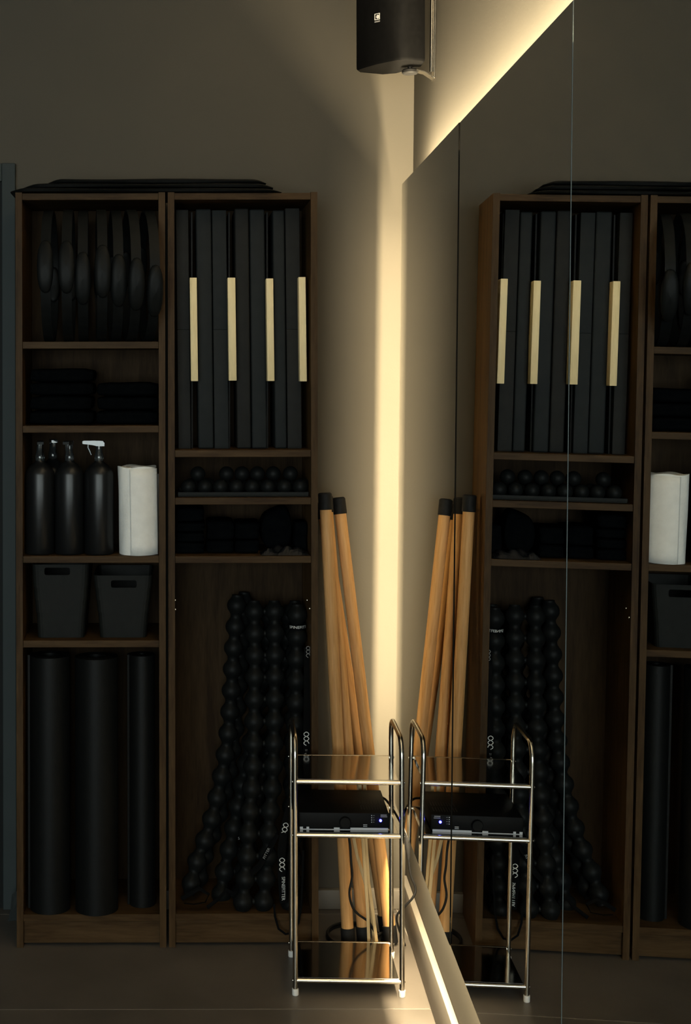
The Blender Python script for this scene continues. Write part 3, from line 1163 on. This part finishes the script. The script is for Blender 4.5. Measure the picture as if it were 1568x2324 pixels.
def lettering(parent, txt, size, P0, ex, ey, m, name='lettering', squash=1.0):
    vs, fs = text_mb(txt, size)
    vs = [Vector((v.x * squash, v.y, 0)) for v in vs]
    return obj(name, MB().add(place(vs, P0, ex, ey), fs), m, parent)


def emblem(parent, P0, ex, ey, L, wd, m, th=.0010):
    q = logo_mb(L, wd, th)
    return obj('emblem', MB().add(place(q.v, P0, ex, ey), q.f), m, parent)


def strap(parent, pts, half_w, upv, name='strap'):
    P = [Vector(p) for p in pts]
    return obj(name, MB().tube(P, half_w, 8, flat=.0009, upv=upv), M['webbing'], parent, smooth=True)


# a band round the second neck of the sideways strip, reading across its front
c = (PB[0] + PB[1]) / 2
rb = .0235
bnd = strap(s2, [c + Vector((rb * math.cos(a), rb * math.sin(a), 0)) for a in [2 * PI * i / 28 for i in range(29)]], .0065, (0, 0, 1), 'band')
vs, fs = text_mb('SPINEFITTER', .0105)
vv = []
for v in vs:
    a = -PI / 2 + v.x / rb * 1.12 + .35
    rr_ = rb + .0013
    vv.append(c + Vector((rr_ * math.cos(a), rr_ * math.sin(a), v.y)))
obj('lettering', MB().add(vv, fs), M['letter'], bnd)

# long strap down the right side panel, with two emblems
yo = .020
sp = [at(697, 1470, D + .05), at(697, 1560, D + .04), at(696, 1640, D + .028), at(695, 1720, D + yo), at(694, 1790, D + yo), at(690, 1860, D + yo)]
st1 = strap(s2, sp, .0088, (1, 0, 0))
dn, rt = Vector((0, 0, -1)), Vector((1, 0, 0))
f_ = Vector((0, -.0022, 0))
emblem(st1, at(695, 1676, D + yo) + f_, dn, rt, .036, .0135, M['letter'])
lettering(st1, 'SI', .0085, at(694.5, 1702, D + yo) + f_, dn, rt, M['letter_dim'])
emblem(st1, at(695, 1724, D + yo) + f_, -dn, rt, .036, .0135, M['letter_dim'])
emblem(st1, at(699, 1479, D + .045) + f_, dn, rt, .030, .010, M['letter_dim'], .0007)
# strap coming down in front: slanting, then straight, then hanging in a loop over the plinth
d0 = D - .006
sp = [at(664, 1800, d0 + .02), at(657, 1835, d0 + .015), at(645, 1880, d0 + .008), at(639, 1930, d0), at(639, 1990, d0 - .004), at(644, 2050, d0 - .006)]
st2 = strap(s2, sp, .0105, (1, 0, 0))
ex = (at(657, 1835, d0) - at(645, 1885, d0)).normalized()
ey = Vector((0, -1, 0)).cross(ex)
emblem(st2, at(646, 1882, d0 + .008) + f_, -ex, -ey * -1, .036, .0135, M['letter'])
lettering(st2, 'SPINEFITTER', .0115, at(661, 1822, d0 + .018) + f_, ex, ey, M['letter'], squash=.85)
emblem(st2, at(640, 1962, d0 - .002) + f_, dn, rt, .036, .0135, M['letter'])
lettering(st2, 'SPINEFITTER', .0125, at(642.5, 2016, d0 - .005) + f_, dn, rt + Vector((0, 0, .06)), M['letter'], squash=.92)
loop = [at(622, 2052, d0 - .004), at(624, 2080, d0 - .008), at(632, 2108, d0 - .010), at(648, 2120, d0 - .012), at(664, 2117, d0 - .012), at(677, 2095, d0 - .010),
        at(683, 2060, d0 - .006), at(686, 2000, d0 - .002), at(688, 1930, d0 + .004)]
strap(s2, loop, .0030, (1, 0, 0), 'hanging_cord')
# diagonal strap over the upright strip
dg = [at(628, 1893, D + .035), at(606, 1937, D + .022), at(588, 1966, D + .022), at(566, 1985, D + .03)]
st3 = strap(s1, dg, .0085, (1, 0, 1))
ex = (dg[0] - dg[1]).normalized()
lettering(st3, 'FITTER', .0105, at(605, 1937, D + .0195), ex, Vector((0, -1, 0)).cross(ex), M['letter_dim'])
lettering(s3, 'S', .011, at(542, 1903, D + .10), (1, 0, .2), (0, 0, 1), M['letter_dim'])
# tangled strap and film at the bottom left
tang = [at(412, 2040, D + .02), at(430, 2030, D + .012), at(452, 2016, D + .02), at(474, 2030, D + .03), at(466, 2048, D + .02), at(440, 2052, D + .015), at(418, 2050, D + .02)]
strap(s3, tang, .0055, (0, 0, 1))
strap(s3, [at(470, 2060, D + .03), at(496, 2040, D + .04), at(514, 2019, D + .05), at(530, 2030, D + .05)], .0055, (0, 0, 1))

# ------------------------------------------------------------------ poles leaning in the corner
PRR = .0163


def pole(foot, top, label):
    foot, top = Vector(foot), Vector(top)
    ax = (top - foot).normalized()
    L_ = (top - foot).length
    r = root('wooden_pole', foot, 0, label, 'pole', 'wooden poles in the corner')
    q = Vector((0, 0, 1)).rotation_difference(ax).to_matrix().to_4x4()
    r.rotation_mode = 'QUATERNION'
    r.rotation_quaternion = q.to_quaternion()
    WM[r] = Matrix.Translation(foot) @ q
    obj('shaft', MB().lathe([(PRR - .002, .006), (PRR, .008), (PRR, L_ - .008), (PRR - .002, L_ - .006)], 28), M['pole'], r, smooth=True, local=True)
    cp = [(PRR + .001, 0), (PRR + .0024, .002), (PRR + .0024, .046), (PRR + .0008, .047)]
    obj('end_cap', MB().lathe([(PRR + .0004, 0.0), (PRR + .0026, .003), (PRR + .0026, .046), (PRR, .047)], 28), M['rubber'], r, smooth=True, local=True)
    obj('end_cap', MB().lathe([(PRR, L_ - .047), (PRR + .0026, L_ - .046), (PRR + .0026, L_ - .004), (PRR - .001, L_)], 28), M['rubber'], r, smooth=True, local=True)


def P_top(px, py, Y):
    return at(px, py, Y)


fz = .003
pole((.4735, 3.792, fz), at(737, 1118, 3.892), 'capped wooden pole leaning closest to the bookcase, front of the group')
pole((.5170, 3.800, fz), at(739.5, 1125, 3.972), 'capped wooden pole directly behind the one closest to the bookcase')
pole((.5905, 3.806, fz), at(768, 1129, 3.992), 'capped wooden pole slanting most, nearest the mirror')
pole((.5890, 3.880, fz), at(730, 1140, 4.050), 'darker shaded wooden pole leaning at the very back against the wall')

# thin pale strips standing between poles and cart
for k, (pts, lb) in enumerate((
        ([(838, 2150, 3.756), (834, 2060, 3.754), (829, 1990, 3.753), (823, 1900, 3.753), (818, 1800, 3.757), (813, 1730, 3.762)], 'pale thin bamboo strip with its foot nearest the bookcase'),
        ([(857, 2150, 3.766), (846, 2070, 3.765), (836, 2000, 3.764), (830, 1900, 3.764), (828, 1800, 3.768), (827, 1730, 3.774)], 'pale thin bamboo strip with its foot nearest the mirror'),
        ([(850, 2146, 3.790), (842, 2060, 3.786), (828, 2000, 3.782), (810, 1940, 3.780), (800, 1890, 3.780), (790, 1800, 3.786)], 'pale thin bamboo strip bowing leftwards behind the other two'))):
    P = [at(*q) for q in pts]
    P[0].z = .001
    setp(obj('bamboo_strip', MB().tube(P, .0044, 8, flat=.0012, upv=(1, 0, 0)), M['strip'], smooth=True), lb, 'bamboo strip', 'bamboo strips behind the cart')

# ------------------------------------------------------------------ steel cart
CF = Vector((.3057, 3.500, 0))
CW, CD = .2622, .23
cu = Vector((math.cos(PHI), -math.sin(PHI), 0))
cv = Vector((math.sin(PHI), math.cos(PHI), 0))
r = root('steel_cart', CF + cu * CW / 2 + cv * CD / 2, -PHI, 'narrow three-tier chrome trolley standing against the mirror', 'trolley')
cart = r
TR = .0062


def cp(a, b_, z):                                # cart coordinates: across, back, height
    return CF + cu * a + cv * b_ + Vector((0, 0, z))


def cbox(mb, a0, a1, b0, b1, z0_, z1_, bev=0):
    Mx = Matrix(((cu.x, cv.x, 0, CF.x), (cu.y, cv.y, 0, CF.y), (0, 0, 1, 0), (0, 0, 0, 1)))
    return mb.box(a0, a1, b0, b1, z0_, z1_, bev, 2, Mx)


ZT = .632
for a in (0.0, CW):
    pts = [cp(a, 0, .012), cp(a, 0, ZT - .052)]
    R_ = .045
    for i in range(1, 9):
        t = PI / 2 * i / 8
        pts.append(cp(a, R_ - R_ * math.cos(t), ZT - R_ + R_ * math.sin(t)))
    for i in range(0, 9):
        t = PI / 2 * i / 8
        pts.append(cp(a, CD - R_ + R_ * math.sin(t), ZT - R_ + R_ * math.cos(t)))
    pts += [cp(a, CD, ZT - .052), cp(a, CD, .012)]
    sf = obj('side_frame', MB().tube(pts, TR, 14), M['chrome'], r, smooth=True)
    for b_ in (0, CD):
        Mx = Matrix.Translation(cp(a, b_, 0))
        obj('foot_cap', MB().lathe([(.0075, 0), (.0083, .001), (.0083, .0155), (.0066, .016)], 18, Mx), M['white_cap'], sf, smooth=True)['label'] = 'white foot cap'
for z in (.527, .395, .036):
    for b_ in (0, CD):
        obj('rail', MB().tube([cp(TR * .6, b_, z), cp(CW - TR * .6, b_, z)], .0058, 14), M['chrome'], r, smooth=True)
    m_ = MB()
    cbox(m_, .0075, CW - .0075, .0055, CD - .0055, z + .0035, z + .0050, .0004)
    # short turned-down lips along the sides
    cbox(m_, .0075, .0085, .0055, CD - .0055, z - .008, z + .0036)
    cbox(m_, CW - .0085, CW - .0075, .0055, CD - .0055, z - .008, z + .0036)
    obj('tray', m_, M['tray'], r)
    for a, sg in ((0, -1), (CW, 1)):
        for b_ in (0, CD):
            Mx = Matrix.Translation(cp(a + sg * TR * .9, b_, z)) @ Matrix.Rotation(-PHI, 4, 'Z') @ Matrix.Rotation(sg * PI / 2, 4, 'Y')
            obj('screw', MB().lathe([(.0032, 0), (.003, .0015), (.0014, .0026)], 10, Mx), M['chrome'], r, smooth=True)

# ------------------------------------------------------------------ amplifier on the middle tray
ZA = .4005
a0, a1 = .0125, .2345
f0 = .030
r = root('amplifier', cp((a0 + a1) / 2, f0 + .1, ZA), -PHI, 'flat black amplifier with a blue power light on the trolley', 'amplifier')
amp = r
housing = obj('housing', cbox(MB(), a0, a1, f0 + .004, f0 + .20, ZA + .003, ZA + .040, .0012), M['amp'], r, smooth=True)
for a in (a0 + .02, a1 - .02):
    for b_ in (f0 + .025, f0 + .18):
        obj('foot', MB().lathe([(.006, 0), (.006, .0031)], 14, Matrix.Translation(cp(a, b_, ZA))), M['rubber'], r, smooth=True)
face = obj('front_plate', cbox(MB(), a0 - .001, a1 + .001, f0, f0 + .004, ZA + .002, ZA + .041, .0008), M['amp_face'], r, smooth=True)
fx = lambda px: (px - 679.5) / 910.0 * 1.0 + a0   # pixels along the face
fzz = lambda py: ZA + .041 - (py - 1846) / 912.0
kc = cp(fx(782), f0, fzz(1866))
Mk = Matrix.Translation(kc) @ Matrix.Rotation(-PHI, 4, 'Z') @ Matrix.Rotation(PI / 2, 4, 'X')
obj('volume_knob', MB().lathe([(.0140, 0), (.0140, .008), (.0128, .010), (.0125, .0095)], 32, Mk), M['amp_face'], face, smooth=True)


def mark(x0, x1, y0, y1, m, nm='marking', out=.0006):
    return obj(nm, cbox(MB(), fx(x0), fx(x1), f0 - out, f0 + .0005, fzz(y1), fzz(y0)), m, face)


mark(680, 879, 1882.5, 1885.5, M['amp_silver'], 'trim_strip')
mark(757, 770, 1879, 1882.5, M['amp_silver'], 'trim_strip')
mark(794, 879, 1879, 1882.5, M['amp_silver'], 'trim_strip')
mark(680, 687, 1878, 1882.5, M['amp_silver'])
mark(695, 701, 1878, 1882.5, M['amp_silver'])
for i, y in enumerate((1850, 1855, 1860, 1865)):
    mark(841, 843, y, y + 2, M['amp_silver'])
    mark(845, 849 - (i % 2), y + .4, y + 1.4, M['letter_dim'])
mark(823, 832, 1871.5, 1872.8, M['amp_silver'])
mark(823, 832, 1875, 1876.3, M['amp_silver'])
mark(862, 876, 1848.5, 1851, M['letter_dim'])
mark(862, 877, 1852.5, 1854.5, M['letter_dim'])
obj('power_light', MB().sphere(cp(fx(862), f0 - .001, fzz(1862)), .0034, 14, 8), M['blue'], face, smooth=True)
obj('power_light_core', MB().sphere(cp(fx(862), f0 - .0032, fzz(1862)), .0016, 10, 6), M['blue_core'], face, smooth=True)
for i in range(9):
    for j in range(2):
        obj('vent_slot', cbox(MB(), a1 - .066 + i * .0068, a1 - .0635 + i * .0068, f0 + .03 + j * .045, f0 + .065 + j * .045, ZA + .0398, ZA + .0403), M['void'], housing)

# ------------------------------------------------------------------ cables
def cable(name, pts, rad, label, extra=None):
    P = [Vector(p) for p in pts]
    dense = []
    Q = [P[0] * 2 - P[1]] + P + [P[-1] * 2 - P[-2]]
    for i in range(1, len(Q) - 2):
        for k in range(8):
            t = k / 8
            a, b_, c, d_ = Q[i - 1], Q[i], Q[i + 1], Q[i + 2]
            dense.append(.5 * ((2 * b_) + (c - a) * t + (2 * a - 5 * b_ + 4 * c - d_) * t * t + (3 * b_ - a - 3 * c + d_) * t ** 3))
    dense.append(P[-1])
    rt_ = root(name, P[-1], 0, label, 'cable')
    obj('cord', MB().tube(dense, rad, 10), M['cable'], rt_, smooth=True)
    return rt_


yc_ = 3.752
c1 = cable('audio_cable', [cp(.13, f0 + .203, ZA + .02), at(792, 1900, yc_), at(797, 1960, yc_), at(799, 1990, yc_ + .004), at(793, 2026, yc_ + .006), at(799, 2056, yc_ + .01), at(812, 2074, yc_ + .015),
                           at(836, 2092, yc_ + .02), at(855, 2120, yc_ + .03), Vector((.573, 3.843, .018)), Vector((.602, 3.843, .012))], .0032,
           'black cable dropping behind the trolley past the wooden poles')
ym = 3.70
c2 = cable('power_cable', [cp(.215, f0 + .203, ZA + .02), cp(.255, f0 + .24, ZA - .0), at(923, 1895, ym), at(925, 1925, ym), at(927, 1950, ym), at(932, 1985, ym), at(943, 2017, ym), at(936, 2038, ym), at(918, 2058, ym + .01), at(900, 2085, ym + .03),
                           Vector((.6235, 3.785, .006))], .0031, 'black cable with a plug hanging beside the mirror edge')
obj('plug', MB().tube([at(923, 1898, ym), at(924, 1912, ym), at(925.5, 1928, ym), at(926.5, 1940, ym), at(927, 1950, ym)], [.0060, .0078, .0072, .0052, .0042], 12), M['rubber'], c2, smooth=True)
# coil of black cord on the floor round the feet of the poles
loops = []
cx_, cy_ = .493, 3.846
m_ = MB()
for k in range(2):
    a_, b_ = .0695, .085
    m_.tube([Vector((cx_ + a_ * math.cos(t), cy_ + b_ * math.sin(t), .0036 + .0072 * k)) for t in [2 * PI * i / 48 for i in range(48)]], .0035, 8, closed=True)
setp(obj('cord_coil', m_, M['cable'], smooth=True), 'coil of black cord on the floor round the feet of two poles', 'cord')
# black strap ends sprawled beside the pole feet
m_ = MB()
m_.tube([Vector((.515, 3.87, .004)), Vector((.545, 3.855, .012)), Vector((.572, 3.838, .008)), Vector((.598, 3.835, .004))], .014, 8, flat=.0015, upv=(0, 1, 0))
setp(obj('flat_strap', m_, M['rubber'], smooth=True), 'flat black strap lying on the floor by the mirror-side poles', 'strap')

# ------------------------------------------------------------------ wall speaker
P1 = at(809, 146, 3.700)
P2 = at(903, 130, 3.605)
P3 = at(966, 132, 3.615)
poly = []
mid = (Vector((P1.x, P1.y)) + Vector((P2.x, P2.y))) / 2
nrm = Vector((-(P2.y - P1.y), (P2.x - P1.x))).normalized()
if nrm.y > 0:
    nrm = -nrm
for i in range(11):
    t = i / 10
    q = Vector((P1.x, P1.y)).lerp(Vector((P2.x, P2.y)), t) + nrm * (.010 * math.sin(PI * t))
    poly.append((q.x, q.y))
poly += [(P2.x + .012, P2.y - .0035), (P2.x + .035, P2.y - .001), (P3.x - .010, P3.y), (P3.x, P3.y + .010), (P3.x + .002, P3.y + .07), (P3.x - .05, P3.y + .155), (P3.x - .085, P3.y + .165), (P1.x + .012, P1.y + .03)]
zb, zt = 2.332, 2.600
r = root('wall_speaker', (P2.x, P2.y + .06, zb), 0, 'black wall speaker mounted high in the corner above the mirror', 'speaker')
m_ = MB()
n = len(poly)
ccx, ccy = sum(q[0] for q in poly) / n, sum(q[1] for q in poly) / n
vs, fs = [], []
for z, s_ in ((zb, .97), (zb + .003, .995), (zb + .008, 1.0), (zt - .008, 1.0), (zt - .003, .995), (zt, .97)):
    for q in poly:
        zz = z
        # the underside rises a little towards the back
        if z < zb + .03:
            zz = z + .02 * max(0.0, min(1.0, (q[1] - P2.y) / .2)) * 0 - .006 * max(0, min(1, (P2.x - q[0]) / .09))
        vs.append(Vector((ccx + (q[0] - ccx) * s_, ccy + (q[1] - ccy) * s_, zz)))
L6 = 6
for j in range(L6 - 1):
    for i in range(n):
        k = (i + 1) % n
        fs.append((j * n + i, j * n + k, (j + 1) * n + k, (j + 1) * n + i))
fs.append(tuple(range(n)))
fs.append(tuple((L6 - 1) * n + i for i in range(n)))
obj('cabinet', MB().add(vs, fs), M['speaker'], r, smooth=True)
# maker's badge on the grille: a framed square with a disc, and a line of small print
bc = at(857, 38, 3.64)
ft = Vector((P2.x - P1.x, P2.y - P1.y, 0)).normalized()
fn_ = Vector((nrm.x, nrm.y, 0))
t0 = (Vector((bc.x, bc.y)) - Vector((P1.x, P1.y))).dot(Vector((ft.x, ft.y)))
bp = Vector((P1.x, P1.y, bc.z)) + ft * t0 + fn_ * (.010 * math.sin(PI * t0 / (Vector((P2.x - P1.x, P2.y - P1.y)).length)) + .0008)
Mb = Matrix(((ft.x, 0, fn_.x, bp.x), (ft.y, 0, fn_.y, bp.y), (0, 1, 0, bp.z), (0, 0, 0, 1)))
bd = MB()
bs, bt = .0082, .0016
for x0, x1, y0, y1 in ((-bs, bs, bs - bt, bs), (-bs, bs, -bs, -bs + bt), (-bs, -bs + bt, -bs + bt, bs - bt), (bs - bt, bs, -bs + bt, bs - bt)):
    bd.box(x0, x1, y0, y1, -.0004, .0006, 0, 2, Mb)
badge = obj('badge', bd, M['letter'], r)
obj('badge_disc', MB().lathe([(.0048, -.0004), (.0048, .0006)], 20, Mb @ Matrix.Translation((.0018, -.0005, 0))), M['letter'], badge)
obj('badge_print', MB().box(-bs, bs, -bs - .0062, -bs - .0028, -.0004, .0006, 0, 2, Mb), M['letter_dim'], badge)
# bracket: wall plate, lower arm, knob
uw = 3.70
wp = mbox(MB(), uw - .045, uw + .0, 2.296, 2.66, STAND - .004, STAND - .0006, .0008)
obj('wall_plate', wp, M['chrome'], r)
kx = P2.x + .042
ky = 3.672
arm = MB()
xw_ = mir(uw, 2.30, STAND - .004).x
ax_ = [(xw_, 2.296), (kx + .060, 2.296), (kx + .036, 2.312), (kx - .004, 2.321)]
top_ = [(q[0], q[1] + .0028) for q in ax_]
arm.prism([(q[0], -q[1]) for q in ax_] + [(q[0], -q[1]) for q in reversed(top_)], -.015, .015, Matrix.Translation((0, ky, 0)) @ Matrix.Rotation(-PI / 2, 4, 'X'))
obj('bracket_arm', arm, M['chrome'], r, smooth=True)
sup = MB()
sup.tube([mir(uw - .005, 2.32, STAND - .006), mir(uw - .005, 2.62, STAND - .006)], .0045, 10)
obj('bracket_post', sup, M['chrome'], r, smooth=True)
obj('bracket_knob', MB().lathe([(.004, -.016), (.018, -.016), (.021, -.013), (.021, -.007), (.018, -.004), (.006, -.003), (.006, .004)], 24, Matrix.Translation((kx, ky, 2.326))), M['rubber'], r, smooth=True)

# ------------------------------------------------------------------ grey sheet corner left of the bookcases
q = [at(34, 2012, 3.975), at(27, 2030, 3.972), at(24, 2062, 3.970), at(18.5, 2087, 3.968), at(36, 2087, 3.985)]
q[3].z = q[4].z = .0005
vs = [p for p in q] + [p + Vector((.001, .0025, 0)) for p in q]
vs[0].x = vs[5].x = vs[4].x = vs[9].x = LXL - .0015
n = 5
mb = MB().add(vs, [tuple(range(n)), tuple(range(2 * n - 1, n - 1, -1))] + [(i, (i + 1) % n, n + (i + 1) % n, n + i) for i in range(n)])
setp(obj('cloth_corner', mb, M['plaster']), 'grey cloth corner sticking out beside the left bookcase at floor level', 'cloth')
